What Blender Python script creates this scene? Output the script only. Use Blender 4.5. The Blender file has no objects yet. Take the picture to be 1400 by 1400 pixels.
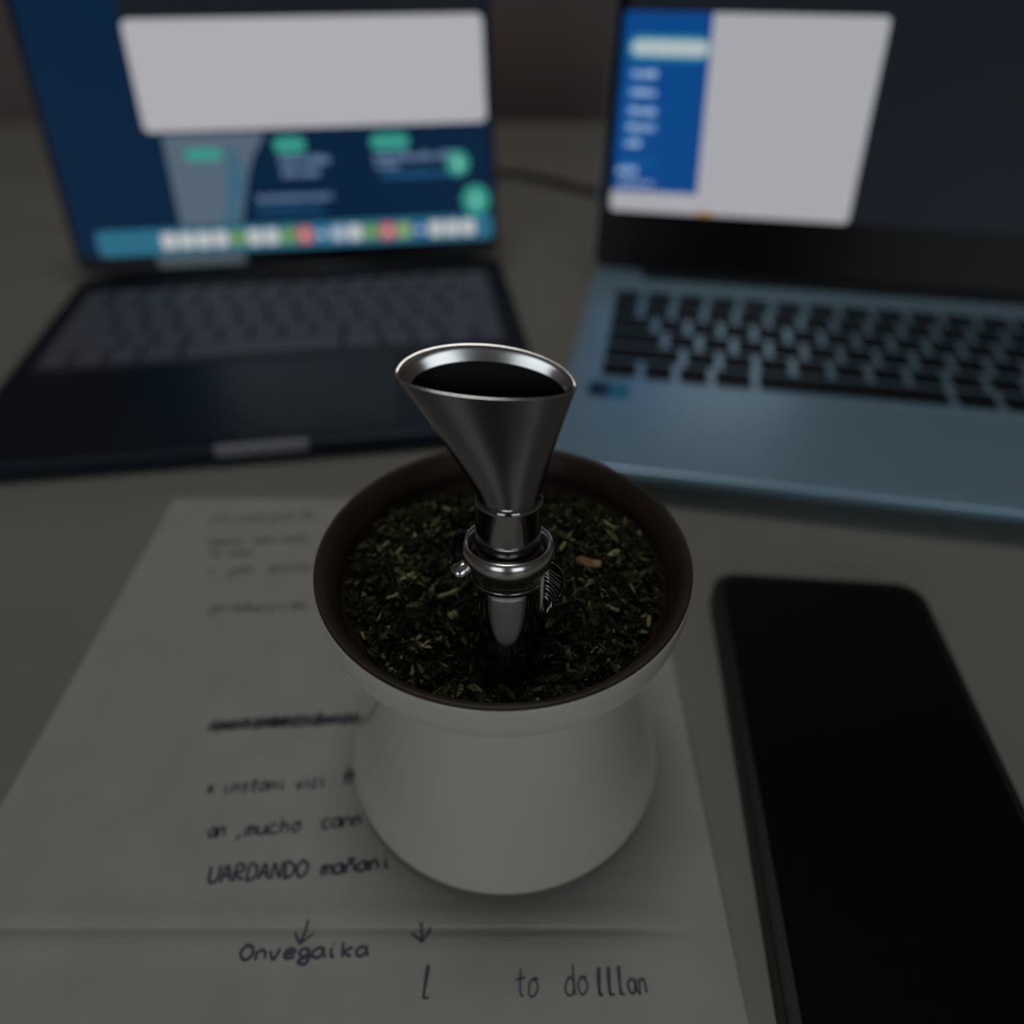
import bpy, bmesh, math, random
from mathutils import Vector, Matrix
random.seed(7)
sc = bpy.context.scene
COL = sc.collection
PI = math.pi

# ------------------------------------------------------------------ camera
CAM_H, PITCH, FPX = 0.2100, math.radians(39.89), 1000.0
cam_d = bpy.data.cameras.new('camera')
cam = bpy.data.objects.new('camera', cam_d); COL.objects.link(cam)
cam.location = (0, 0, CAM_H)
cam.rotation_euler = (PI/2 - PITCH, 0, 0)
cam_d.sensor_fit = 'HORIZONTAL'; cam_d.sensor_width = 36.0
cam_d.lens = 36.0 * FPX / 1400.0
cam_d.clip_start = 0.005; cam_d.clip_end = 50
cam_d.dof.use_dof = True
cam_d.dof.focus_distance = 0.158
cam_d.dof.aperture_fstop = 5.3
sc.camera = cam

# ------------------------------------------------------------------ world, lights, exposure
w = bpy.data.worlds.new('world'); sc.world = w; w.use_nodes = True
w.node_tree.nodes['Background'].inputs[0].default_value = (0.5, 0.5, 0.5, 1)
w.node_tree.nodes['Background'].inputs[1].default_value = 0.02

def area_light(name, loc, target, size, watts, color, shape='DISK'):
    d = bpy.data.lights.new(name, 'AREA'); d.shape = shape
    if shape == 'RECTANGLE': d.size, d.size_y = size
    else: d.size = size
    d.energy = watts; d.color = color
    o = bpy.data.objects.new(name, d); COL.objects.link(o); o.location = loc
    o.rotation_euler = (Vector(target) - Vector(loc)).to_track_quat('-Z', 'Y').to_euler()
    return o
# the room's lamp, up at the ceiling over the table
area_light('ceiling_light', (-0.05, 0.36, 1.62), (-0.05, 0.3, 0), 0.6, 3.6, (1.0, 0.97, 0.93))
# daylight of the two windows in the wall behind the camera
area_light('window_daylight', (-0.90, -1.86, 0.62), (-0.90, 0.5, 0.42), (1.0, 1.0), 4.2, (0.86, 0.94, 1.0), 'RECTANGLE')
area_light('window_daylight', (0.90, -1.86, 0.62), (0.90, 0.5, 0.42), (1.0, 1.0), 4.2, (0.86, 0.94, 1.0), 'RECTANGLE')

vs = sc.view_settings
vs.view_transform = 'Standard'; vs.look = 'None'; vs.exposure = 0.0; vs.gamma = 1.0
vs.use_curve_mapping = False
sc.cycles.use_denoising = True
sc.cycles.max_bounces = 8
sc.cycles.sample_clamp_indirect = 3.0

# ------------------------------------------------------------------ helpers
def lin(c):
    c = c / 255.0
    return c / 12.92 if c <= 0.04045 else ((c + 0.055) / 1.055) ** 2.4
def rgb(r, g, b): return (lin(r), lin(g), lin(b), 1)

MATS = {}
def mat(name, color, rough=0.5, metal=0.0, spec=0.5, emit=None, estr=1.0, bump=None, noise=None, coat=0.0):
    m = bpy.data.materials.new(name); m.use_nodes = True
    nt = m.node_tree; p = nt.nodes['Principled BSDF']
    p.inputs['Base Color'].default_value = color
    p.inputs['Roughness'].default_value = rough
    p.inputs['Metallic'].default_value = metal
    p.inputs['Specular IOR Level'].default_value = spec
    p.inputs['Coat Weight'].default_value = coat
    if emit is not None:
        p.inputs['Emission Color'].default_value = emit
        p.inputs['Emission Strength'].default_value = estr
    if noise:                                    # (scale, colour 2, stretch)
        tc = nt.nodes.new('ShaderNodeTexCoord'); mp = nt.nodes.new('ShaderNodeMapping')
        mp.inputs['Scale'].default_value = noise[2]
        n = nt.nodes.new('ShaderNodeTexNoise'); n.inputs['Scale'].default_value = noise[0]
        n.inputs['Detail'].default_value = 5
        r = nt.nodes.new('ShaderNodeValToRGB')
        r.color_ramp.elements[0].position = .35; r.color_ramp.elements[1].position = .68
        r.color_ramp.elements[0].color = color; r.color_ramp.elements[1].color = noise[1]
        nt.links.new(tc.outputs['Object'], mp.inputs[0]); nt.links.new(mp.outputs[0], n.inputs[0])
        nt.links.new(n.outputs['Fac'], r.inputs[0]); nt.links.new(r.outputs[0], p.inputs['Base Color'])
    if bump:                                     # (scale, strength, distance)
        tc = nt.nodes.new('ShaderNodeTexCoord')
        n = nt.nodes.new('ShaderNodeTexNoise'); n.inputs['Scale'].default_value = bump[0]
        b = nt.nodes.new('ShaderNodeBump'); b.inputs['Strength'].default_value = bump[1]
        b.inputs['Distance'].default_value = bump[2]
        nt.links.new(tc.outputs['Object'], n.inputs[0]); nt.links.new(n.outputs['Fac'], b.inputs['Height'])
        nt.links.new(b.outputs[0], p.inputs['Normal'])
    MATS[name] = m
    return m
def glow(name, r, g, b, k=1.0):                  # a lit patch of a screen
    return mat(name, (0.005, 0.005, 0.006, 1), 0.35, 0, 0.08, rgb(r, g, b), k)

def obj(name, bm, m, parent=None, smooth=False):
    me = bpy.data.meshes.new(name); bm.normal_update(); bm.to_mesh(me); bm.free()
    me.materials.append(m)
    if smooth:
        for p in me.polygons: p.use_smooth = True
    o = bpy.data.objects.new(name, me); COL.objects.link(o)
    if parent: o.parent = parent
    return o
def inst(name, me, parent=None, loc=(0,0,0), rot=(0,0,0)):
    o = bpy.data.objects.new(name, me); COL.objects.link(o)
    o.parent = parent; o.location = loc; o.rotation_euler = rot
    return o
def empty(name, loc, rz=0):
    o = bpy.data.objects.new(name, None); COL.objects.link(o)
    o.location = loc; o.rotation_euler = (0, 0, rz); o.empty_display_size = .02
    return o
def tag(o, label, cat, group=None, kind=None):
    o['label'] = label; o['category'] = cat
    if group: o['group'] = group
    if kind: o['kind'] = kind
    return o
def struct(o): o['kind'] = 'structure'; return o

def box(bm, x0, x1, y0, y1, z0, z1, T=None):
    vs_ = [Vector((x, y, z)) for z in (z0, z1) for y in (y0, y1) for x in (x0, x1)]
    if T: vs_ = [T(v) for v in vs_]
    v = [bm.verts.new(p) for p in vs_]
    for f in ((0,2,3,1),(4,5,7,6),(0,1,5,4),(2,6,7,3),(0,4,6,2),(1,3,7,5)):
        bm.faces.new([v[i] for i in f])
def round_rect(x0, x1, y0, y1, r, n=6):
    r = min(r, (x1-x0)/2 - 1e-6, (y1-y0)/2 - 1e-6)
    pts = []
    for cx, cy, a0 in ((x1-r, y1-r, 0), (x0+r, y1-r, PI/2), (x0+r, y0+r, PI), (x1-r, y0+r, 1.5*PI)):
        for i in range(n+1):
            a = a0 + PI/2*i/n; pts.append((cx + r*math.cos(a), cy + r*math.sin(a)))
    return pts
def prism(bm, pts, z0, z1, T=None, bev=0.0):
    """closed outline extruded from z0 to z1; bev rounds the top edge"""
    cx = sum(p[0] for p in pts)/len(pts); cy = sum(p[1] for p in pts)/len(pts)
    hw = max(abs(p[0]-cx) for p in pts); hh = max(abs(p[1]-cy) for p in pts)
    levels = [(z0, 0.0), (z1, 0.0)]
    if bev: levels = [(z0, 0.0), (z1-bev, 0.0), (z1-bev*.3, bev*.3), (z1, bev)]
    rings = []
    for z, ins in levels:
        sx = (hw-ins)/hw; sy = (hh-ins)/hh
        ring = []
        for x, y in pts:
            v = Vector((cx+(x-cx)*sx, cy+(y-cy)*sy, z))
            ring.append(bm.verts.new(T(v) if T else v))
        rings.append(ring)
    n = len(pts)
    for a, b in zip(rings, rings[1:]):
        for i in range(n): bm.faces.new((a[i], a[(i+1)%n], b[(i+1)%n], b[i]))
    bm.faces.new(rings[-1]); bm.faces.new(list(reversed(rings[0])))
def loft(bm, rings, cap0=True, cap1=True):
    vr = [[bm.verts.new(p) for p in r] for r in rings]; n = len(vr[0])
    for a, b in zip(vr, vr[1:]):
        for i in range(n): bm.faces.new((a[i], a[(i+1)%n], b[(i+1)%n], b[i]))
    if cap0: bm.faces.new(list(reversed(vr[0])))
    if cap1: bm.faces.new(vr[-1])
def lathe(bm, prof, n=96, T=None, cap0=False, cap1=False):
    rings = []
    for r, z in prof:
        ring = [Vector((r*math.cos(2*PI*i/n), r*math.sin(2*PI*i/n), z)) for i in range(n)]
        rings.append([T(p) for p in ring] if T else ring)
    loft(bm, rings, cap0, cap1)
def tube(bm, pts, r, n=10):
    rings = []
    for i, p in enumerate(pts):
        p = Vector(p)
        d = (Vector(pts[min(i+1, len(pts)-1)]) - Vector(pts[max(i-1, 0)])).normalized()
        a = d.orthogonal().normalized() if i == 0 else (rings_a - d*rings_a.dot(d)).normalized()
        rings_a = a; b = d.cross(a)
        rr = r[i] if isinstance(r, (list, tuple)) else r
        rings.append([p + a*rr*math.cos(2*PI*k/n) + b*rr*math.sin(2*PI*k/n) for k in range(n)])
    loft(bm, rings)
def smooth_prof(pts, n=8):                       # Catmull-Rom through (r, z) points
    out = []
    for i in range(len(pts)-1):
        p0, p1, p2, p3 = pts[max(i-1,0)], pts[i], pts[i+1], pts[min(i+2,len(pts)-1)]
        for k in range(n):
            t = k/n
            out.append(tuple(0.5*((2*p1[j]) + (-p0[j]+p2[j])*t + (2*p0[j]-5*p1[j]+4*p2[j]-p3[j])*t*t
                       + (-p0[j]+3*p1[j]-3*p2[j]+p3[j])*t**3) for j in range(len(p1))))
    out.append(pts[-1]); return out
def desk(px, py, z=0.0):
    """the point of the horizontal plane z that the photograph shows at a pixel"""
    f = Vector((0, math.cos(PITCH), -math.sin(PITCH))); u = Vector((0, math.sin(PITCH), math.cos(PITCH)))
    d = f + Vector((1,0,0))*(px-700)/FPX + u*(700-py)/FPX
    return Vector((0,0,CAM_H)) + d*((z-CAM_H)/d.z)

# ------------------------------------------------------------------ materials
M_table = mat('table_laminate', rgb(150,148,141), 0.42, 0, 0.35, noise=(5, rgb(142,140,133), (1, 3, 1)))
M_wall = mat('wall_paint', rgb(140,126,124), 0.8, noise=(2.2, rgb(126,113,111), (1,1,1)))
M_ceil = mat('ceiling_paint', rgb(190,184,176), 0.9, noise=(3, rgb(184,178,170), (1,1,1)))
M_floor = mat('floor_wood', rgb(92,78,66), 0.5, noise=(4, rgb(70,58,48), (1,8,1)))
M_paper = mat('paper', rgb(184,182,177), 0.8, 0, 0.2, bump=(900, 0.05, 0.0002), noise=(60, rgb(177,175,170), (1,1,1)))
M_ink = mat('ink', rgb(66,60,82), 0.6, noise=(300, rgb(82,75,96), (1,1,1)))
M_shell = mat('ivory_ceramic', rgb(226,225,212), 0.16, 0, 0.5, noise=(14, rgb(218,217,203), (1,1,1)))
M_liner = mat('brown_liner', rgb(62,49,40), 0.5, 0, 0.4, noise=(40, rgb(44,33,26), (1,1,3)))
M_chrome = mat('steel', (0.42, 0.42, 0.415, 1), 0.10, 1.0, noise=(50, (0.38,0.38,0.375,1), (1,1,1)))
M_mouth = mat('satin_steel', (0.27, 0.27, 0.265, 1), 0.2, 1.0, noise=(50, (0.24,0.24,0.235,1), (1,1,1)))
M_bright = mat('bright_steel', (0.78, 0.77, 0.75, 1), 0.2, 1.0, noise=(60, (0.72,0.71,0.69,1), (1,1,1)))
M_reflection = mat('reflection_steel', (0.5, 0.5, 0.48, 1), 0.5, 0.9, bump=(1500, 0.05, 0.0001))
M_chrome2 = mat('brushed_steel', (0.5, 0.5, 0.5, 1), 0.2, 1.0, bump=(1500, 0.08, 0.0001))
M_dark_steel = mat('blackened_shade_steel', (0.016, 0.016, 0.017, 1), 0.4, 1.0, bump=(2500, 0.5, 0.0003))
M_navy = mat('midnight_metal', rgb(34,44,58), 0.42, 0.6, bump=(4000, 0.05, 0.0001))
M_navy_pad = mat('midnight_trackpad', rgb(28,44,58), 0.35, 0.4, bump=(4000, 0.03, 0.0001))
M_keyL = mat('dark_grey_keys', rgb(92,98,112), 0.5, bump=(3000, 0.05, 0.0001))
M_tray = mat('keyboard_well', rgb(22,24,30), 0.7, bump=(3000, 0.05, 0.0001))
M_silver = mat('screen_tinted_silver', rgb(158,196,218), 0.36, 0.5, bump=(4000, 0.04, 0.0001))  # blue cast of the screen's light put into the silver's colour
M_keyR = mat('black_keys', rgb(20,25,31), 0.65, 0, 0.2, bump=(3000, 0.05, 0.0001))
M_bezel = mat('black_bezel', rgb(10,11,14), 0.25, 0, 0.12, bump=(20, 0.02, 0.0001))
M_black = mat('black_plastic', rgb(20,21,24), 0.45, bump=(2000, 0.05, 0.0001))
M_glass = mat('black_glass', rgb(9,12,16), 0.12, 0, 0.4, bump=(20, 0.01, 0.0001))
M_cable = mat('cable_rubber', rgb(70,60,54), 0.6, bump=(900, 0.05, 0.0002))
M_notch = mat('pale_notch', rgb(150,154,166), 0.4, 0.3, bump=(2000, 0.05, 0.0001))
M_stick1 = mat('sticker_teal', rgb(30,140,180), 0.4, bump=(900, 0.03, 0.0001))
M_stick2 = mat('sticker_dark', rgb(16,40,66), 0.4, bump=(900, 0.03, 0.0001))

# ------------------------------------------------------------------ the room
X0, X1, Y0, Y1, Z0, Z1 = -1.7, 1.7, -1.9, 1.06, -0.74, 1.7
def slab(name, m, *a):
    bm = bmesh.new(); box(bm, *a); return struct(obj(name, bm, m))
slab('floor', M_floor, X0, X1, Y0, Y1, Z0-.05, Z0)
slab('ceiling', M_ceil, X0, X1, Y0, Y1, Z1, Z1+.05)
slab('wall_back', M_wall, X0, X1, Y1, Y1+.05, Z0, Z1)
slab('wall_front', M_wall, X0, X1, Y0-.05, Y0, Z0, Z1)
slab('wall_left', M_wall, X0-.05, X0, Y0, Y1, Z0, Z1)
slab('wall_right', M_wall, X1, X1+.05, Y0, Y1, Z0, Z1)

# ------------------------------------------------------------------ table
TZ = 0.0
t = empty('table', (0, 0.43, Z0))
tag(t, 'grey-brown table carrying both laptops, the sheet and the mate cup', 'table')
bm = bmesh.new(); prism(bm, round_rect(-0.85, 0.85, -0.80, 0.575, .03), -Z0-.03, -Z0, bev=.003)
obj('tabletop', bm, M_table, t)
for sx in (-1, 1):
    for y in (-.74, .515):
        bm = bmesh.new(); prism(bm, round_rect(sx*.79-.025, sx*.79+.025, y-.025, y+.025, .008, 3), 0, -Z0-.03)
        obj('leg', bm, M_table, t)

# ------------------------------------------------------------------ paper sheet
CREASE_Y = 0.0772
PX0, PX1, PY0, PY1 = -0.1535, 0.0572, -0.0385, 0.2592
def paper_z(x, y):
    """top of the sheet: a shallow valley along the fold that fades toward the right edge"""
    fade = max(0.0, min(1.0, (0.050 - x)/0.02))
    d = abs(y - CREASE_Y)
    return 0.0013 - 0.0009*fade*max(0.0, 1 - d/0.0016) + 0.0004*fade*math.exp(-((d-0.004)/0.003)**2)
bm = bmesh.new()
xs = [PX0, PX0+.05, PX0+.1, -.02, .01, .03, .034, .038, .042, .046, .05, PX1]
ys = sorted(set([PY0, -.01, .02, .05, .06, PY1, .24, .2, .16, .12, .1] + [CREASE_Y + k*.0008 for k in range(-14, 15)]))
top = [[bm.verts.new((x, y, paper_z(x, y))) for x in xs] for y in ys]
bot = [[bm.verts.new((x, y, 0.0002)) for x in xs] for y in ys]
for j in range(len(ys)-1):
    for i in range(len(xs)-1):
        bm.faces.new((top[j][i], top[j][i+1], top[j+1][i+1], top[j+1][i]))
        bm.faces.new((bot[j][i], bot[j+1][i], bot[j+1][i+1], bot[j][i+1]))
nx, ny = len(xs)-1, len(ys)-1
for i in range(nx):
    bm.faces.new((bot[0][i], bot[0][i+1], top[0][i+1], top[0][i]))
    bm.faces.new((bot[ny][i+1], bot[ny][i], top[ny][i], top[ny][i+1]))
for j in range(ny):
    bm.faces.new((bot[j+1][0], bot[j][0], top[j][0], top[j+1][0]))
    bm.faces.new((bot[j][nx], bot[j+1][nx], top[j+1][nx], top[j][nx]))
paper = obj('paper_sheet', bm, M_paper)
tag(paper, 'white sheet of handwritten notes with a fold, under the mate cup', 'paper')

# single-stroke hand: each letter a list of polylines in a box about 0.6 wide, x-height 0.6, ascender 1
G = {
 'a': [[(.5,.5),(.3,.62),(.08,.45),(.08,.15),(.28,0),(.48,.18),(.5,.58),(.5,.15),(.62,.02)]],
 'b': [[(.1,1),(.1,.05),(.35,0),(.52,.2),(.5,.5),(.3,.6),(.1,.42)]],
 'c': [[(.5,.5),(.3,.62),(.1,.45),(.08,.2),(.25,0),(.52,.1)]],
 'd': [[(.48,.42),(.28,.6),(.08,.42),(.08,.15),(.26,0),(.46,.15),(.5,1),(.5,.1),(.6,.02)]],
 'e': [[(.1,.3),(.5,.36),(.42,.58),(.2,.58),(.08,.32),(.15,.06),(.35,0),(.55,.12)]],
 'f': [[(.5,.92),(.35,1),(.25,.85),(.22,0)],[(.05,.55),(.45,.58)]],
 'g': [[(.48,.5),(.28,.62),(.1,.42),(.15,.15),(.35,.1),(.48,.3),(.5,.58),(.48,-.2),(.3,-.38),(.1,-.25),(.35,-.02),(.62,.1)]],
 'h': [[(.1,1),(.1,0)],[(.1,.4),(.3,.6),(.46,.45),(.48,0)]],
 'i': [[(.25,.6),(.25,.1),(.4,.0)],[(.25,.82),(.29,.86)]],
 'k': [[(.1,1),(.1,0)],[(.5,.6),(.12,.3),(.52,0)]],
 'l': [[(.15,0),(.3,1),(.18,.95),(.2,.1),(.4,0)]],
 'm': [[(.04,.6),(.06,0)],[(.06,.4),(.2,.6),(.3,.45),(.3,0)],[(.3,.42),(.46,.6),(.56,.42),(.58,0)]],
 'n': [[(.08,.6),(.08,0)],[(.08,.4),(.3,.62),(.46,.45),(.48,0)]],
 'o': [[(.3,.62),(.1,.45),(.1,.15),(.3,0),(.5,.16),(.5,.45),(.3,.62),(.55,.58)]],
 'p': [[(.1,.6),(.1,-.4)],[(.1,.45),(.3,.62),(.5,.42),(.46,.12),(.28,.02),(.1,.16)]],
 'r': [[(.1,.6),(.12,0)],[(.12,.4),(.3,.6),(.46,.54)]],
 's': [[(.48,.52),(.28,.62),(.14,.48),(.42,.24),(.36,.04),(.1,.04)]],
 't': [[(.28,1),(.26,.1),(.42,0)],[(.06,.62),(.5,.66)]],
 'u': [[(.08,.6),(.1,.12),(.3,0),(.46,.18),(.48,.6),(.5,.06),(.6,0)]],
 'v': [[(.06,.6),(.26,0),(.5,.62)]],
 'x': [[(.08,.6),(.5,0)],[(.5,.6),(.08,0)]],
 'z': [[(.1,.58),(.5,.6),(.1,.02),(.54,.04)]],
 'A': [[(.04,0),(.28,1),(.5,0)],[(.12,.36),(.44,.38)]],
 'D': [[(.1,0),(.12,1),(.42,.85),(.54,.5),(.42,.12),(.06,0)]],
 'N': [[(.06,0),(.1,1),(.46,0),(.52,1)]],
 'O': [[(.3,1),(.06,.7),(.08,.25),(.3,0),(.54,.25),(.54,.72),(.3,1),(.2,.95)]],
 'R': [[(.08,0),(.1,1),(.44,.9),(.44,.58),(.1,.5),(.52,0)]],
 'U': [[(.06,1),(.1,.2),(.3,0),(.5,.2),(.54,1)]],
 'P': [[(.1,0),(.12,1),(.48,.9),(.48,.6),(.12,.48)]],
 'M': [[(.02,0),(.1,1),(.28,.3),(.48,1),(.56,0)]],
 '+': [[(.3,.1),(.3,.75)],[(.05,.42),(.55,.42)]],
 '#': [[(.12,0),(.25,.95)],[(.34,0),(.47,.95)],[(.05,.35),(.55,.4)],[(.06,.62),(.58,.66)]],
 ',': [[(.3,.1),(.3,-.02),(.18,-.25)]],
 '~': [[(.08,.6),(.1,0)],[(.1,.42),(.3,.62),(.46,.45),(.48,0)],[(.12,.8),(.25,.9),(.36,.8),(.5,.9)]],
}
def ribbon(bm, pts, wd, z=None):
    """a flat pen stroke lying on the sheet"""
    P = []
    for a, b in zip(pts, pts[1:]):
        n = max(1, int((b-a).length/0.0009))
        P += [a.lerp(b, k/n) for k in range(n)]
    P.append(pts[-1]); L = []; R = []
    for i, p in enumerate(P):
        d = P[min(i+1, len(P)-1)] - P[max(i-1, 0)]
        d = d.normalized() if d.length > 1e-9 else Vector((1,0))
        nrm = Vector((-d.y, d.x))*wd/2
        for lst, q in ((L, p+nrm), (R, p-nrm)):
            lst.append(bm.verts.new((q.x, q.y, paper_z(q.x, q.y)+0.00012)))
    for i in range(len(P)-1): bm.faces.new((R[i], R[i+1], L[i+1], L[i]))
def write(text, p0, p1, height, pen=0.0008, squash=False):
    """one handwritten word between two pixels of its base line; height in metres on the sheet"""
    a = desk(*p0, .0013).to_2d(); b = desk(*p1, .0013).to_2d()
    ux = (b-a); n = len(text); adv = ux.length/n; ux.normalize(); uy = Vector((-ux.y, ux.x))
    bm = bmesh.new()
    for k, ch in enumerate(text):
        for st in G.get(ch, []):
            j = lambda: random.uniform(-.035, .035)
            pts = [a + ux*(adv*(k + (x+j())/.62)) + uy*height*(y+j()+.12*x) for x, y in st]
            # round the polyline off
            sm = smooth_prof([(p.x, p.y) for p in pts], 4) if len(pts) > 2 else [(p.x, p.y) for p in pts]
            ribbon(bm, [Vector(q) for q in sm], pen)
    return obj('handwritten_word', bm, M_ink, paper)
H1 = 0.0042
# faint small lines at the top of the sheet
write('ofrrcna', (284,716), (362,712), .0055, .0005); write('por', (370,712), (408,710), .0055, .0005); write('lo', (412,710), (430,709), .0055, .0005)
write('aauna', (284,747), (332,744), .005, .0005); write('aon', (346,744), (380,742), .005, .0005); write('unas', (386,742), (422,740), .005, .0005)
write('ou', (286,762), (304,761), .005, .0005); write('mas', (312,761), (346,760), .005, .0005)
write('r', (284,787), (298,786), .005, .0005); write('por', (312,786), (352,783), .005, .0005); write('annna', (364,783), (424,780), .005, .0005)
write('produccion', (286,838), (420,834), .0052, .0006)
# the struck-through line
write('nmaxhzmas', (284,1001), (392,993), .0045, .0008); write('hmzndmxea', (372,995), (492,989), .005, .0008)
bm = bmesh.new()
for o_ in (-.0008, .0006, .0018):
    a = desk(284, 998, .0013).to_2d(); b = desk(488, 988, .0013).to_2d(); n = 26
    ribbon(bm, [a.lerp(b, k/n) + Vector((0, .0012 + o_ + random.uniform(-.0006, .0006))) for k in range(n+1)], .0006)
obj('strike_through', bm, M_ink, paper)
write('x', (282,1085), (292,1084), .004); write('instoni', (302,1085), (392,1079), .0040); write('vici', (404,1080), (446,1076), .0042)
write('#', (466,1074), (490,1072), .006, .0007)
write('an', (283,1146), (308,1144), .0045); write(',mucho', (318,1145), (412,1137), .0044); write('cann', (438,1134), (496,1129), .0046)
write('UARDANDO', (282,1208), (420,1199), .0045, .0009); write('ma~ani', (438,1198), (536,1187), .0042, .0009)
def arrow(x0, y0, x1, y1):
    a = desk(x0, y0, .0013).to_2d(); b = desk(x1, y1, .0013).to_2d(); d = (b-a).normalized(); s = Vector((-d.y, d.x))
    bm = bmesh.new(); ribbon(bm, [a, b], .0007)
    ribbon(bm, [b - d*.0034 + s*.0024, b], .0007); ribbon(bm, [b - d*.0028 - s*.0026, b], .0007)
    obj('drawn_arrow', bm, M_ink, paper)
arrow(422, 1259, 410, 1292); arrow(576, 1262, 577, 1289)
write('Onvegaika', (326,1314), (504,1308), .0034, .0008)
write('l', (574,1366), (592,1366), .0065, .0005); write('to', (704,1364), (738,1364), .0062, .0005)
write('do', (772,1362), (806,1362), .0066, .0005); write('lllan', (816,1362), (888,1360), .0056, .0006)

# ------------------------------------------------------------------ mate cup
CX, CY = -0.0021, 0.1318
CZ = 0.0014
cup = empty('mate_cup', (CX, CY, CZ))
tag(cup, 'ivory waisted mate cup with brown liner standing on the handwritten sheet', 'cup')
CH = 0.0874 - CZ
outer = [(.0398,.0),(.0402,.0030),(.0408,.0036)] + smooth_prof([(.0456,.0037),(.0468,.0040),(.0474,.0050),(.0472,.0070),(.0458,.0120),(.0431,.0195),(.0406,.0280),(.0381,.0380),
                     (.0365,.0480),(.0357,.0570),(.0356,.0640),(.0363,.0690)], 6)
collar = smooth_prof([(.0363,.0690),(.0392,.0698),(.0426,.0714),(.0448,.0742),(.0458,.0780),(.0461,.0820),(.0461,CH-.0022),(.0460,CH-.0012)], 6)
prof = outer + collar[1:] + [(.0456, CH-.0008), (.0447, CH-.0010), (.0440,CH-.004)]
bm = bmesh.new(); lathe(bm, [(.0005, .0)] + prof, 128)
obj('shell', bm, M_shell, cup, True)
# brown liner: sloping lip and inner wall
lp = smooth_prof([(.0450,CH-.0010),(.0458,CH-.0008),(.0457,CH-.0001),(.0446,CH-.0002),(.0430,CH-.0020),(.0415,CH-.0055),(.0406,CH-.0095),
                  (.0374,CH-.0138),(.0345,CH-.0175),(.0338,CH-.024),(.0335,CH-.032),(.032,CH-.045),(.020,CH-.050),(.0005,CH-.0505)], 5)
bm = bmesh.new(); lathe(bm, lp, 128)
obj('liner', bm, M_liner, cup, True)
RIM = CZ + CH

# ------------------------------------------------------------------ yerba (loose leaf filling)
def herb_h(x, y):
    """height of the leaf heap at cup-local x, y (metres below the rim, negative)"""
    r = math.hypot(x, y)/0.040
    h = -0.0088 - (.0045*y/.04 if y > 0 else -.0030*y/.04)
    h += 0.0070*math.exp(-(((x+.019)/.016)**2 + ((y-.012)/.016)**2))
    h += 0.0085*math.exp(-(((x-.020)/.016)**2 + ((y-.010)/.017)**2))
    h += 0.0030*math.exp(-((x/.02)**2 + ((y-.02)/.012)**2))
    h -= 0.0095*math.exp(-((x/.011)**2 + ((y+.022)/.014)**2))
    h -= 0.0012*max(0, r-.85)/.15
    h += 0.0018*math.sin(x*700+1)*math.cos(y*640) + .0006*math.sin(x*2100+y*1700)
    return h
HR = 0.0398
def liner_r(h):
    for (r1, z1), (r2, z2) in zip(lp, lp[1:]):
        if z2 <= CH + h <= z1 and z1 > z2: return r1 + (r2-r1)*(z1-CH-h)/(z1-z2)
    return .034
M_herb = bpy.data.materials.new('dried_leaf'); M_herb.use_nodes = True
nt = M_herb.node_tree; p = nt.nodes['Principled BSDF']; p.inputs['Roughness'].default_value = .75
p.inputs['Specular IOR Level'].default_value = .25
g = nt.nodes.new('ShaderNodeNewGeometry'); r = nt.nodes.new('ShaderNodeValToRGB')
els = r.color_ramp.elements
els[0].position = 0; els[0].color = rgb(20,21,13)
els[1].position = 1; els[1].color = rgb(172,168,124)
for pos, c in ((.45, (36,38,22)), (.74, (58,60,37)), (.90, (92,92,60)), (.97, (136,133,96))):
    e = els.new(pos); e.color = rgb(*c)
nt.links.new(g.outputs['Random Per Island'], r.inputs[0]); nt.links.new(r.outputs[0], p.inputs['Base Color'])
bm = bmesh.new()
# the heap under the flakes
N = 56; grid = {}
for j in range(24):
    grid[j] = []
    for i in range(N):
        rr = HR*(j+.5)/24; ca, sa = math.cos(2*PI*i/N), math.sin(2*PI*i/N)
        h = herb_h(rr*ca, rr*sa) - .0012; rr = min(rr, liner_r(h) - .0003)
        grid[j].append(bm.verts.new((CX+rr*ca, CY+rr*sa, RIM+h)))
for j in range(23):
    for i in range(N): bm.faces.new((grid[j][i], grid[j][(i+1)%N], grid[j+1][(i+1)%N], grid[j+1][i]))
bm.faces.new(list(reversed(grid[0])))
def flake(x, y, z, L, W, az, el, bend, roll):
    d = Vector((math.cos(az)*math.cos(el), math.sin(az)*math.cos(el), math.sin(el)))
    s = d.cross(Vector((0,0,1))); s = s.normalized() if s.length > 1e-4 else Vector((1,0,0))
    n = s.cross(d); s, n = s*math.cos(roll)+n*math.sin(roll), n*math.cos(roll)-s*math.sin(roll)
    c = Vector((x, y, z)); prev = None
    for k, wf in ((-.5, .35), (-.12, 1.0), (.2, .85), (.5, .2)):
        q = c + d*L*k - n*bend*L*(k*k*4)*.25
        a, b = bm.verts.new(q + s*W*wf/2), bm.verts.new(q - s*W*wf/2)
        if prev: bm.faces.new((prev[0], prev[1], b, a))
        prev = (a, b)
for k in range(11000):
    rr = HR*math.sqrt(random.random()); th = random.uniform(0, 2*PI)
    x, y = rr*math.cos(th), rr*math.sin(th)
    L = random.choice((.0014, .0022, .003, .004, .0052))*random.uniform(.8, 1.15)
    room = liner_r(herb_h(x, y) - .0012) - rr - .0003
    if room < .0004: continue
    L = min(L, 2*room)
    W = random.uniform(.0004, .0013)*(1.3 if L > .003 else 1)
    up = random.random()
    flake(CX+x, CY+y, RIM+herb_h(x, y)+random.uniform(-.0010, .0008), L, W, random.uniform(0, 2*PI),
          random.uniform(-.35, .35) if up < .7 else random.uniform(.3, 1.0), random.uniform(-.5, .8), random.uniform(-1.2, 1.2))
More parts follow.
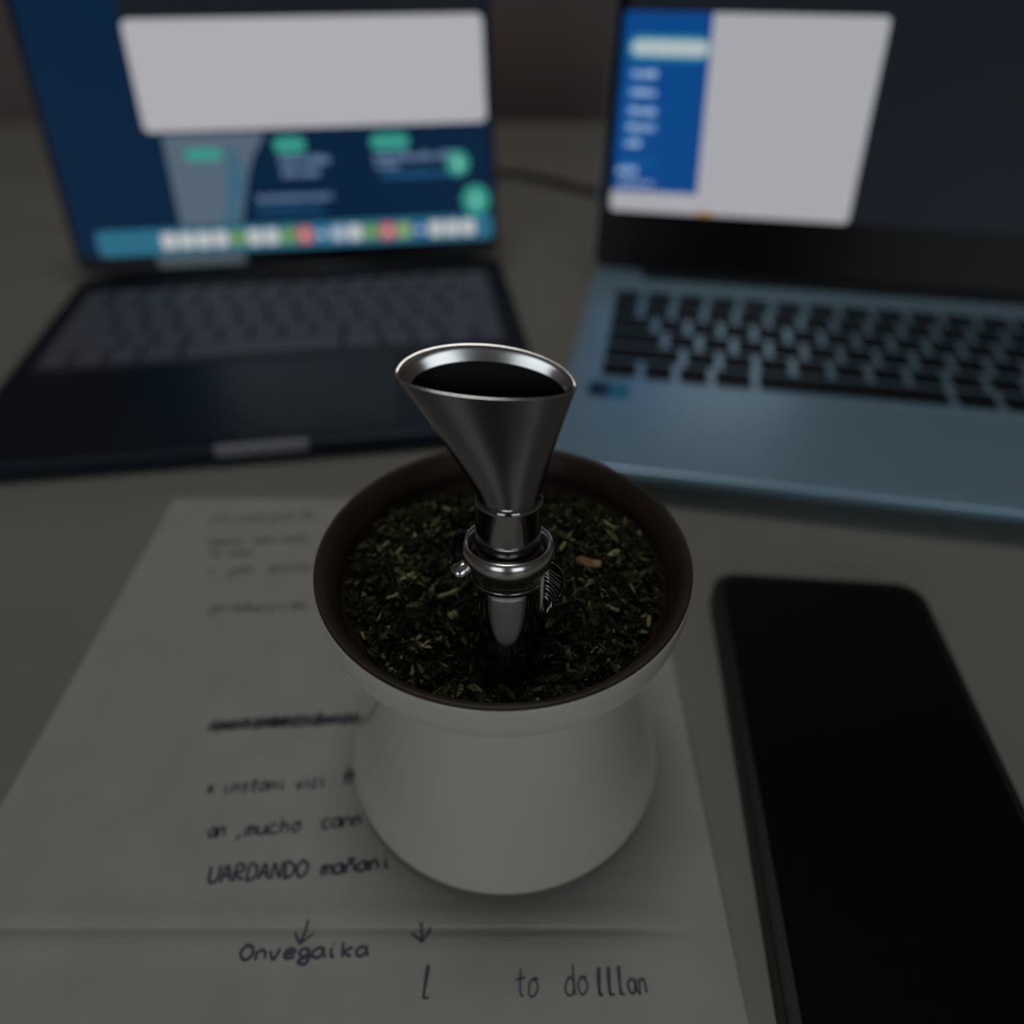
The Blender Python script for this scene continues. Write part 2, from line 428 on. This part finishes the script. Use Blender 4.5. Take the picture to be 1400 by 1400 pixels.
herb = obj('yerba_leaves', bm, M_herb)
tag(herb, 'dark green chopped dry yerba leaves filling the mate cup', 'herb', kind='stuff')
# stem pieces that stand out on the heap
M_twig = {'pale': mat('pale_stem', rgb(150,146,92), .6, noise=(500, rgb(120,116,66), (1,1,1))),
          'brown': mat('brown_stem', rgb(140,98,66), .6, noise=(400, rgb(160,140,96), (1,1,1)))}
def twig(px, py, L, wd, az, col, label, group=None, el=.05):
    # where the sight of that spot meets the heap
    z = RIM - .012
    for _ in range(8):
        q = desk(px, py, z); z = RIM + herb_h(q.x-CX, q.y-CY) + .0016
    bm = bmesh.new()
    d = Vector((math.cos(az)*math.cos(el), math.sin(az)*math.cos(el), math.sin(el)))
    nn = 5; pts = [d*L*(k/nn-.5) + Vector((0,0,.0002*math.sin(k*1.7))) for k in range(nn+1)]
    tube(bm, pts, [wd*.42, wd*.52, wd*.5, wd*.48, wd*.52, wd*.36], 7)
    o = obj('stem_piece', bm, M_twig[col], None, True); o.location = (q.x, q.y, z)
    return tag(o, label, 'twig', group)
twig(805, 769, .0062, .0022, -.35, 'brown', 'short brown stem piece on the leaves right of the straw')
twig(612, 799, .0058, .0011, .45, 'pale', 'long thin yellowish stem piece left of the straw collar')
twig(546, 747, .0040, .0011, 1.2, 'pale', 'yellowish stem piece upright on the left of the leaf heap')
twig(620, 850, .0022, .0021, .6, 'pale', 'stubby pale stem piece left of the straw foot')
for x, y, L, wd, az, where in [
        (770,735,.0032,.0011,1.1, 'upright pale stem fragment just right of the straw neck'),
        (832,727,.0040,.0009,-.8, 'slanting pale stem fragment above the brown stem piece'),
        (897,711,.0026,.0014,-.3, 'bright stem fragment at the back right edge of the leaves'),
        (775,671,.0024,.0013,.5, 'pale fragment highest up behind the leaves, right of the mouthpiece'),
        (545,691,.0026,.0014,-.4, 'pale fragment at the back left edge of the leaves'),
        (615,697,.0046,.0010,-.35, 'long faint fragment behind the leaves, left of the straw neck'),
        (537,815,.0030,.0008,.5, 'thin faint fragment low on the left of the leaf heap'),
        (838,832,.0034,.0010,-.6, 'pale fragment in front of the brown stem piece on the right'),
        (472,752,.0028,.0011,1.3, 'pale fragment against the left wall of the cup'),
        (887,850,.0034,.0012,1.4, 'pale fragment against the front right wall of the cup'),
        (563,905,.0030,.0011,1.5, 'pale upright fragment at the front left of the leaves'),
        (912,728,.0034,.0009,-.2, 'thin fragment against the right wall of the cup')]:
    twig(x, y, L, wd, az, 'pale', where, 'pale stem fragments on the yerba')

# ------------------------------------------------------------------ bombilla (metal straw)
B0 = Vector((-0.0019, 0.1058, RIM-.045)); B1 = Vector((-0.0003, 0.1213, 0.1405))
AX = (B1-B0).normalized(); SX = Vector((1,0,0)); SX = (SX - AX*SX.dot(AX)).normalized(); SY = AX.cross(SX)
LEN = (B1-B0).length
straw = empty('bombilla_straw', (0,0,0))
tag(straw, 'steel mate straw with flared mouthpiece and collar standing in the leaves', 'straw')
straw.location = (B0.x, B0.y, B0.z)
def S(v): return SX*v.x + SY*v.y + AX*v.z        # straw-local frame -> world offset from B0
def along(z): return B0 + AX*z
zr = (0.1025 - B0.z)/AX.z                        # collar height along the straw
zn = (0.1160 - B0.z)/AX.z                        # where the mouthpiece begins
TR = 0.0066
bm = bmesh.new()
lathe(bm, [(.0004,0),(TR*.98,0),(TR,.001),(TR,zr-.002),(TR*1.06,zr+.003),(TR*1.06,zn-.0010),(TR*1.10,zn-.0004),(TR*1.02,zn+.0004),(TR*.9,zn+.0006)], 64, S)
obj('stem', bm, M_chrome, straw, True)
# flared, flattened mouthpiece
def mouth_ring(t, inset=0.0):
    """t 0..1 from the neck to the lip"""
    e = t*t*(3-2*t)
    e2 = t**1.2
    a = TR*1.0 + (.0172 - TR)*e2 - inset          # half width
    b = TR*1.0 + (.0066 - TR)*e - inset*.9        # half depth
    cx = -0.0046*e2; cy = .0006*e
    z = zn + (LEN - zn)*t
    out = []
    for k in range(64):
        an = 2*PI*k/64
        x = cx + a*math.cos(an); y = cy + b*math.sin(an)
        tiltz = -0.06*(x-cx)*e + ((.0050 if y > cy else .0010)*((y-cy)/.0066)*e)   # the lip drops to the right, back edge a little higher
        out.append(S(Vector((x, y, z + tiltz))))
    return out
rings = [mouth_ring(i/16) for i in range(17)]
bm = bmesh.new(); loft(bm, rings, False, False)
mp = obj('mouthpiece', bm, M_mouth, straw, True)
bm = bmesh.new(); loft(bm, [mouth_ring(1.0), mouth_ring(1.006, .0002), mouth_ring(1.0, .0006), mouth_ring(.96, .0008), mouth_ring(.90, .0010)], False, False)
obj('lip', bm, M_bright, straw, True)
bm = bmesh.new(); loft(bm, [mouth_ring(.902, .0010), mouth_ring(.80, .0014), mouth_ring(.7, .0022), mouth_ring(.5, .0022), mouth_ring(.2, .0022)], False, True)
obj('mouth_opening', bm, M_dark_steel, straw, True)  # stained bore, with its inner shade put into the dark colour as well
# collar bead with a hollow top
bm = bmesh.new()
K = 1.12
cp = smooth_prof([(TR*.98,-.0068),(.0068,-.0066),(.0073,-.0052),(.0077,-.0038),(.0082,-.0024),(.0089,-.0008),(.0091,.0010),(.0087,.0024),(.0080,.0027),
                  (.0073,.0017),(.0069,.0003),(.0067,-.0008),(.0065,.0002),(TR*.93,.0012)], 5)
lathe(bm, [(r_*K if r_ > TR*1.06 else r_, z_*K+zr) for r_, z_ in cp], 72, S)
col_ = obj('collar', bm, M_bright, straw, True)
for zz, rr_ in ((-.0048,.00752), (-.0034,.00778)):
    bm = bmesh.new()
    lathe(bm, [(rr_*K-.0003,zr+zz*K-.0003),(rr_*K+.0001,zr+zz*K),(rr_*K-.0003,zr+zz*K+.0003)], 72, S)
    obj('collar_groove_ring', bm, M_chrome2, col_, True)
# added tongue-shaped plate standing in for a grey reflection down the stem
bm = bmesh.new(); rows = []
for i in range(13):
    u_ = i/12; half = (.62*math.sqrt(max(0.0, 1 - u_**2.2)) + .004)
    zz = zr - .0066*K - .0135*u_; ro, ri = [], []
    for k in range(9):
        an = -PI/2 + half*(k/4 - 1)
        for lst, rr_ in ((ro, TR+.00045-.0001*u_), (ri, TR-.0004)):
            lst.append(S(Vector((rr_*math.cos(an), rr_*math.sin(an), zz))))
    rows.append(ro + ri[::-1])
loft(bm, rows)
obj('stem_reflection', bm, M_reflection, straw, True)
# stud on the left of the collar, and the dark round plate behind it
def P(x, y, z): return S(Vector((x*K, y*K, z*K+zr)))
bm = bmesh.new()
tube(bm, [P(-.0066,-.0020,-.0006), P(-.0090,-.0030,-.0026), P(-.0097,-.0033,-.0031), P(-.0098,-.00335,-.0032)], [.0021,.0021,.0021,.0017], 24)
obj('stud', bm, M_bright, straw, True)
bm = bmesh.new()
tube(bm, [P(-.0078,.0012,-.0004), P(-.0092,.0014,-.0006), P(-.0098,.0015,-.0007)], [.0042,.0044,.0038], 28)
obj('side_plate', bm, M_dark_steel, straw, True)
# leaf charm on the right: a thick bright edge and a veined dark blade
def leaf_out(u):                                  # outline u 0..1 -> (out, down)
    return (K*.0050*math.sin(PI*min(1, u*.93+.06))**.75, K*u*.0118)
bm = bmesh.new(); O = P(.0066,-.0040,.0002)
OUT = (SX*.86 + SY*.51); DN = -AX*.97 + SY*-.10; NRM = DN.cross(OUT).normalized()
front = []; back = []
us = [i/18 for i in range(19)]
for uu in us:
    o_, d_ = leaf_out(uu)
    for lst, hgt in ((front, .0004), (back, -.0004)):
        lst.append((O + DN*d_ + NRM*hgt, O + DN*d_ + OUT*o_ + NRM*hgt))
vf = [(bm.verts.new(a), bm.verts.new(b)) for a, b in front]; vb = [(bm.verts.new(a), bm.verts.new(b)) for a, b in back]
for i in range(18):
    bm.faces.new((vf[i][0], vf[i+1][0], vf[i+1][1], vf[i][1])); bm.faces.new((vb[i][0], vb[i][1], vb[i+1][1], vb[i+1][0]))
    bm.faces.new((vf[i][1], vf[i+1][1], vb[i+1][1], vb[i][1])); bm.faces.new((vf[i][0], vb[i][0], vb[i+1][0], vf[i+1][0]))
charm = obj('leaf_charm', bm, M_dark_steel, straw)
bm = bmesh.new(); tube(bm, [O + DN*K*(.0002+.0116*i/10) for i in range(11)], [.0004]+[.00062]*8+[.0007,.0004], 14)
obj('charm_spine', bm, M_bright, charm, True)
for k in range(9):
    bm = bmesh.new(); u0 = .02 + k*.075; pts = []
    for i in range(5):
        u1 = min(.97, u0 + .42*i/4 + random.uniform(-.02, .02)); o_, d_ = leaf_out(u1)
        pts.append(O + DN*d_ + OUT*o_*(.12 + .84*i/4) + NRM*.0005)
    tube(bm, pts, .0002, 6)
    obj('charm_vein', bm, M_bright, charm, True)
bm = bmesh.new(); tube(bm, [O + DN*leaf_out(uu)[1] + OUT*leaf_out(uu)[0] + NRM*.0002 for uu in us], .00022, 6)
obj('charm_rim', bm, M_bright, charm, True)

# ------------------------------------------------------------------ laptops
def make_keyboard(parent, x0, x1, y0, y1, z, key_mat, rows, gap, hgt, name='keyboard'):
    """rows from the front: each a list of key widths in units of one key"""
    bm = bmesh.new(); prism(bm, round_rect(x0-.002, x1+.002, y0-.002, y1+.002, .003, 4), z-.0006, z+.0002)
    tray = obj(name, bm, M_tray if parent['dark'] else MATS['screen_tinted_silver'], parent)
    rh = (y1-y0)/len(rows); cache = {}
    for j, row in enumerate(rows):
        tot = sum(row); ux = (x1-x0)/tot; x = x0
        h_ = rh*(.62 if j == len(rows)-1 and parent['dark'] else 1.0)
        for wk in row:
            kw = wk*ux - gap; kh = h_ - gap; key = (round(kw, 5), round(kh, 5))
            if key not in cache:
                bm = bmesh.new(); prism(bm, round_rect(-kw/2, kw/2, -kh/2, kh/2, .0016, 3), 0, hgt, bev=.0004)
                me = bpy.data.meshes.new('key'); bm.normal_update(); bm.to_mesh(me); bm.free(); me.materials.append(key_mat); cache[key] = me
            inst('key', cache[key], tray, (x + wk*ux/2, y0 + j*rh + h_/2, z+.0002))
            x += wk*ux
    return tray
def lid_frame(D, Z, theta):
    s_, c_ = math.sin(theta), math.cos(theta)
    return lambda v: Vector((v.x, D + v.y*s_ - v.z*c_, Z + v.y*c_ + v.z*s_))
def patch(name, parent, T, m, x0, x1, s0, s1, n, r=0.0, th=.00012):
    bm = bmesh.new(); prism(bm, round_rect(x0, x1, s0, s1, r, 5) if r else [(x1,s1),(x0,s1),(x0,s0),(x1,s0)], n, n+th, T)
    return obj(name, bm, m, parent)
def word_bars(name, parent, T, m, x0, x1, s0, s1, n, seed):
    """a line of print too soft to read: short uneven strokes in a row"""
    rd = random.Random(seed); bm = bmesh.new(); x = x0
    while x < x1 - .0006:
        wd = rd.uniform(.0009, .0022); e = min(x1, x+wd)
        dh = rd.choice((0, 0, .18, .3))*(s1-s0)
        prism(bm, round_rect(x, e, s0, s1-dh, .0003, 2), n, n+.0001, T); x = e + rd.choice((.0003, .0004, .0011))
    return obj(name, bm, m, parent)

# ---- dark laptop
WL, DL, ZL, THL = 0.288, 0.2225, 0.0110, math.radians(14.5)
aL = math.radians(8); uL = Vector((math.cos(aL), math.sin(aL), 0))
orgL = Vector((0.0215, 0.3075, 0)) - uL*WL
lapL = empty('laptop', orgL, aL); lapL['dark'] = True
tag(lapL, 'dark navy laptop with a row of app icons along its screen bottom', 'laptop', 'open laptops on the table')
bm = bmesh.new(); prism(bm, round_rect(0, WL, 0, DL, .011), .0016, ZL, bev=.0012); obj('base', bm, M_navy, lapL)
for fx in (.03, WL-.03):
    for fy in (.02, DL-.02):
        bm = bmesh.new(); lathe(bm, [(.006, 0), (.007, .0018)], 20, lambda v, a=fx, b=fy: v+Vector((a,b,0)), True, True); obj('rubber_foot', bm, M_black, lapL)
kr = [[1,1,1,1.25,5,1.25,1,1,1,1], [2.25]+[1]*10+[2.25], [1.75]+[1]*11+[1.75], [1.5]+[1]*12+[1], [1]*13+[1.5], [1]*14]
make_keyboard(lapL, .012, WL-.012, .094, .202, ZL, M_keyL, kr, .0027, .0011)
bm = bmesh.new(); prism(bm, round_rect(.012, WL-.012, .0905, .0925, .0008, 2), ZL-.0002, ZL+.0003); obj('keyboard_front_trim', bm, M_keyL, lapL)
bm = bmesh.new(); prism(bm, round_rect(WL/2-.066, WL/2+.066, .008, .086, .005), ZL-.0004, ZL+.0002); obj('trackpad', bm, M_navy_pad, lapL)
bm = bmesh.new(); prism(bm, round_rect(WL/2-.0205, WL/2+.0235, -.0006, .0032, .0012, 4), ZL-.0046, ZL+.0003, bev=.0004); obj('thumb_notch', bm, M_notch, lapL)
bm = bmesh.new(); tube(bm, [(.02, DL-.002, ZL-.001), (WL/2, DL-.002, ZL-.001), (WL-.02, DL-.002, ZL-.001)], .0042, 16); obj('hinge', bm, M_black, lapL, True)
TL = lid_frame(DL-.002, ZL+.001, THL); RX = WL
bm = bmesh.new(); prism(bm, round_rect(0, WL, .002, .200, .010), -.0046, -.0004, TL); obj('lid', bm, M_navy, lapL)
bm = bmesh.new(); prism(bm, round_rect(.0006, WL-.0006, .003, .1994, .0095), -.0004, .0002, TL); dsp = obj('display', bm, M_bezel, lapL)
W_ = glow('screen_white_left', 172,172,176)
NV = glow('screen_navy', 3,32,58); TEAL = glow('screen_teal', 52,146,132); TXT = glow('screen_text_left', 100,124,156)
TX2 = glow('screen_text_blue', 30,82,120); DOCK = glow('screen_dock', 42,104,128); FIG = glow('screen_figure', 84,100,114)
FIG2 = glow('screen_figure_blue', 62,98,120); IWH = glow('icon_white', 186,190,190); TOOL = glow('screen_toolbar', 22,26,32)
R0 = WL - .0035                                    # right edge of the lit area
sx = lambda u: R0 + u                              # u measured leftward (negative) from that edge
patch('screen_page', dsp, TL, NV, .004, R0, .013, .196, .0002, .003)
patch('white_window', dsp, TL, W_, sx(-.222), sx(-.0015), .0865, .1475, .0004, .004)
patch('window_toolbar', dsp, TL, TOOL, sx(-.222), sx(-.0015), .1480, .1930, .0004, .002)
# pale figure in the page picture
bm = bmesh.new()
fig = [(-.212,.0300),(-.173,.0300),(-.1705,.0340),(-.168,.0420),(-.1650,.0520),(-.1615,.0620),(-.1565,.0720),(-.1500,.0800),(-.1480,.0845),(-.212,.0845)]
prism(bm, [(sx(a), b) for a, b in reversed(fig)][::-1], .0004, .0005, TL); obj('page_figure', bm, FIG, dsp)
bm = bmesh.new()
fig = [(-.183,.0305),(-.1742,.0305),(-.1718,.0345),(-.1695,.0425),(-.1665,.0525),(-.1640,.0610),(-.1680,.0760),(-.1740,.0760),(-.1770,.0600),(-.1800,.0450)]
prism(bm, [(sx(a), b) for a, b in fig], .00055, .00065, TL); obj('page_figure_edge', bm, FIG2, dsp)
for a, b, s0, s1 in ((-.1430,-.1225,.0715,.0815), (-.0800,-.0545,.0715,.0815), (-.200,-.1765,.0690,.0765)):
    patch('teal_button', dsp, TL, TEAL, sx(a), sx(b), s0, s1, .0007, .0045)
k = 0
for a, b, s0, s1, m in ((-.1410,-.1080,.0650,.0700,TXT), (-.1400,-.1160,.0575,.0630,TXT), (-.0785,-.0210,.0650,.0700,TXT), (-.078,-.062,.0605,.0640,TXT),
                     (-.0755,-.0270,.0540,.0590,TX2), (-.1590,-.1090,.0430,.0470,TXT), (-.1600,-.1160,.0355,.0395,TX2)):
    k += 1; word_bars('text_line', dsp, TL, m, sx(a), sx(b), s0, s1, .0007, k)
for cx_, cs, r_ in ((-.0225,.0620,.0078), (-.0115,.0385,.0098)):
    bm = bmesh.new(); prism(bm, [(sx(cx_)+r_*math.cos(2*PI*i/28), cs+r_*math.sin(2*PI*i/28)) for i in range(28)], .0008, .0009, TL)
    c = obj('round_button', bm, TEAL, dsp)
    bm = bmesh.new(); prism(bm, round_rect(sx(cx_)-.0012, sx(cx_)+.0012, cs-.003, cs+.004, .0008, 3), .00095, .00105, TL)
    prism(bm, [(sx(cx_)-.0032,cs-.001),(sx(cx_),cs-.0045),(sx(cx_)+.0032,cs-.001)], .00095, .00105, TL)
    obj('button_glyph', bm, glow('screen_glyph', 130,200,185), dsp)
patch('dock', dsp, TL, DOCK, sx(-.268), sx(-.0008), .0128, .0290, .0007, .003)
ic = {'w': IWH, 'g': glow('icon_green', 92,140,82), 'r': glow('icon_red', 198,72,66), 'b': glow('icon_blue', 20,86,150), 'c': glow('icon_cyan', 40,112,152),
      'p': glow('icon_pink', 196,120,160), 'l': glow('icon_lavender', 150,165,190), 'y': glow('icon_olive', 130,160,100), 'k': glow('icon_dark', 40,52,62)}
for i, ch in enumerate('kwwwbyrgwlcrgwwgwwww'):
    if ch == 'k': continue
    x = sx(-.0068 - i*.0113)
    patch('app_icon', dsp, TL, ic[ch], x-.0049, x+.0049, .0160, .0260, .0010, .0024)
    if ch in 'rglcb':
        patch('icon_mark', dsp, TL, IWH if ch != 'g' else ic['y'], x-.0022, x+.0018, .0188, .0226, .0012, .001)
# pale patch under the screen
patch('bezel_patch', lapL, TL, mat('pale_patch', rgb(170,192,200), .5, bump=(900,.03,.0001)), sx(-.232), sx(-.1735), .0045, .0122, .0003, .002)

# ---- silver laptop
WR, DR, ZR, THR = 0.318, 0.226, 0.0180, math.radians(18)
aR = math.radians(-10.5)
lapR = empty('laptop', (0.018, 0.265, 0), aR); lapR['dark'] = False
tag(lapR, 'silver laptop with black keys and a blue menu on its screen', 'laptop', 'open laptops on the table')
bm = bmesh.new()
loft(bm, [[Vector((x, y, z)) for x, y in round_rect(i_-.003, WR-i_, i_, DR-i_, .008)] for i_, z in
          ((.016,.0020), (.006,.0075), (.0012,.0130), (0,.0148), (0,ZR-.0010), (.0003,ZR-.0003), (.0010,ZR))])
obj('base', bm, M_silver, lapR)
for fx in (.03, WR-.03):
    for fy in (.02, DR-.02):
        bm = bmesh.new(); lathe(bm, [(.006, 0), (.007, .0022)], 20, lambda v, a=fx, b=fy: v+Vector((a,b,0)), True, True); obj('rubber_foot', bm, M_black, lapR)
kr = [[1.2,1,1,1.2,5.2,1.2,1,1,1,1], [2.3]+[1]*10+[1.9], [1.8]+[1]*11+[1.6], [1.5]+[1]*12+[1.1], [1]*13+[1.6], [1]*14]
make_keyboard(lapR, .0125, WR-.032, .0795, .192, ZR, M_keyR, kr, .0040, .0012)
bm = bmesh.new(); prism(bm, round_rect(.098, .205, .006, .070, .004), ZR-.0004, ZR+.0002); obj('trackpad', bm, M_silver, lapR)
bm = bmesh.new(); prism(bm, round_rect(.0090, .0300, .0590, .0745, .001, 3), ZR-.0002, ZR+.0002); stk = obj('sticker', bm, M_stick1, lapR)
stk['label'] = 'small teal sticker on the palm rest'
bm = bmesh.new(); prism(bm, round_rect(.0096, .0195, .0598, .0737, .0008, 3), ZR+.0002, ZR+.0003); obj('sticker_print', bm, M_stick2, stk)
bm = bmesh.new(); box(bm, .03, WR-.03, DR-.012, DR-.001, ZR-.003, ZR+.0045); obj('hinge', bm, M_black, lapR)
TRf = lid_frame(DR-.004, ZR+.001, THR)
bm = bmesh.new(); prism(bm, round_rect(-.0045, WR+.001, .001, .222, .008), -.0062, -.0004, TRf); obj('lid', bm, M_silver, lapR)
bm = bmesh.new(); prism(bm, round_rect(-.0041, WR+.0006, .0015, .2215, .0075), -.0004, .0002, TRf); dsr = obj('display', bm, M_bezel, lapR)
W2 = glow('screen_white_right', 166,167,172); BLUE = glow('screen_blue', 8,68,132); PILL = glow('screen_pill', 40,128,152); PW = glow('screen_pill_white', 172,186,188)
ST = glow('screen_text_right', 165,190,215); ST2 = glow('screen_text_rim', 24,92,158); OR = glow('screen_orange', 170,130,40)
L0 = .0030; SB = .0375
patch('screen_page', dsr, TRf, TOOL, L0, WR-.004, SB, .2150, .0002, .003)
patch('white_window', dsr, TRf, W2, L0+.0005, .152, SB+.0002, .1475, .0004, .003)
bm = bmesh.new(); prism(bm, [(.0530,.1475),(L0-.0018,.1475),(L0+.0005,.0495),(.0575,.0495)], .0006, .0007, TRf); side = obj('menu_panel', bm, BLUE, dsr)
patch('search_pill', dsr, TRf, PILL, .0050, .0535, .1225, .1355, .0008, .006)
patch('search_field', dsr, TRf, PW, .0075, .0525, .1250, .1330, .0010, .004)
k = 40
for s, x1 in ((.1135,.0235),(.1035,.0240),(.0935,.0255),(.0845,.0270),(.0755,.0190),(.0600,.0180)):
    k += 1
    patch('menu_chip', dsr, TRf, ST2, .0055, x1+.002, s-.0012, s+.0048, .0008, .0028)
    word_bars('menu_text', dsr, TRf, ST, .0100 if s > .06 else .0060, x1, s, s+.0034, .0010, k)
word_bars('menu_text', dsr, TRf, ST2, .0080, .0300, .0655, .0680, .0010, 60)
word_bars('menu_text', dsr, TRf, ST, .0080, .0290, .0535, .0555, .0010, 61)
patch('orange_marker', dsr, TRf, OR, .0590, .0690, SB+.0001, SB+.0022, .0010, .0008)

# ------------------------------------------------------------------ smartphone
pa = math.atan2(0.0121, 0.1226)
ph = empty('smartphone', (0.1095, 0.118, 0), -pa*0.9)
tag(ph, 'black smartphone in a dark case lying right of the sheet', 'phone')
bm = bmesh.new(); prism(bm, round_rect(-.0395, .0395, -.083, .083, .0095, 8), 0, .0095, bev=.0012); obj('case', bm, M_black, ph)
bm = bmesh.new(); prism(bm, round_rect(-.0362, .0362, -.0797, .0797, .0075, 8), .0093, .0098); obj('screen_glass', bm, M_glass, ph)
for y0, y1 in ((.028, .042), (.010, .024)):
    bm = bmesh.new(); prism(bm, round_rect(.0393, .0404, y0, y1, .0004, 2), .0035, .0062); obj('side_button', bm, M_black, ph)

# ------------------------------------------------------------------ cable behind the laptops
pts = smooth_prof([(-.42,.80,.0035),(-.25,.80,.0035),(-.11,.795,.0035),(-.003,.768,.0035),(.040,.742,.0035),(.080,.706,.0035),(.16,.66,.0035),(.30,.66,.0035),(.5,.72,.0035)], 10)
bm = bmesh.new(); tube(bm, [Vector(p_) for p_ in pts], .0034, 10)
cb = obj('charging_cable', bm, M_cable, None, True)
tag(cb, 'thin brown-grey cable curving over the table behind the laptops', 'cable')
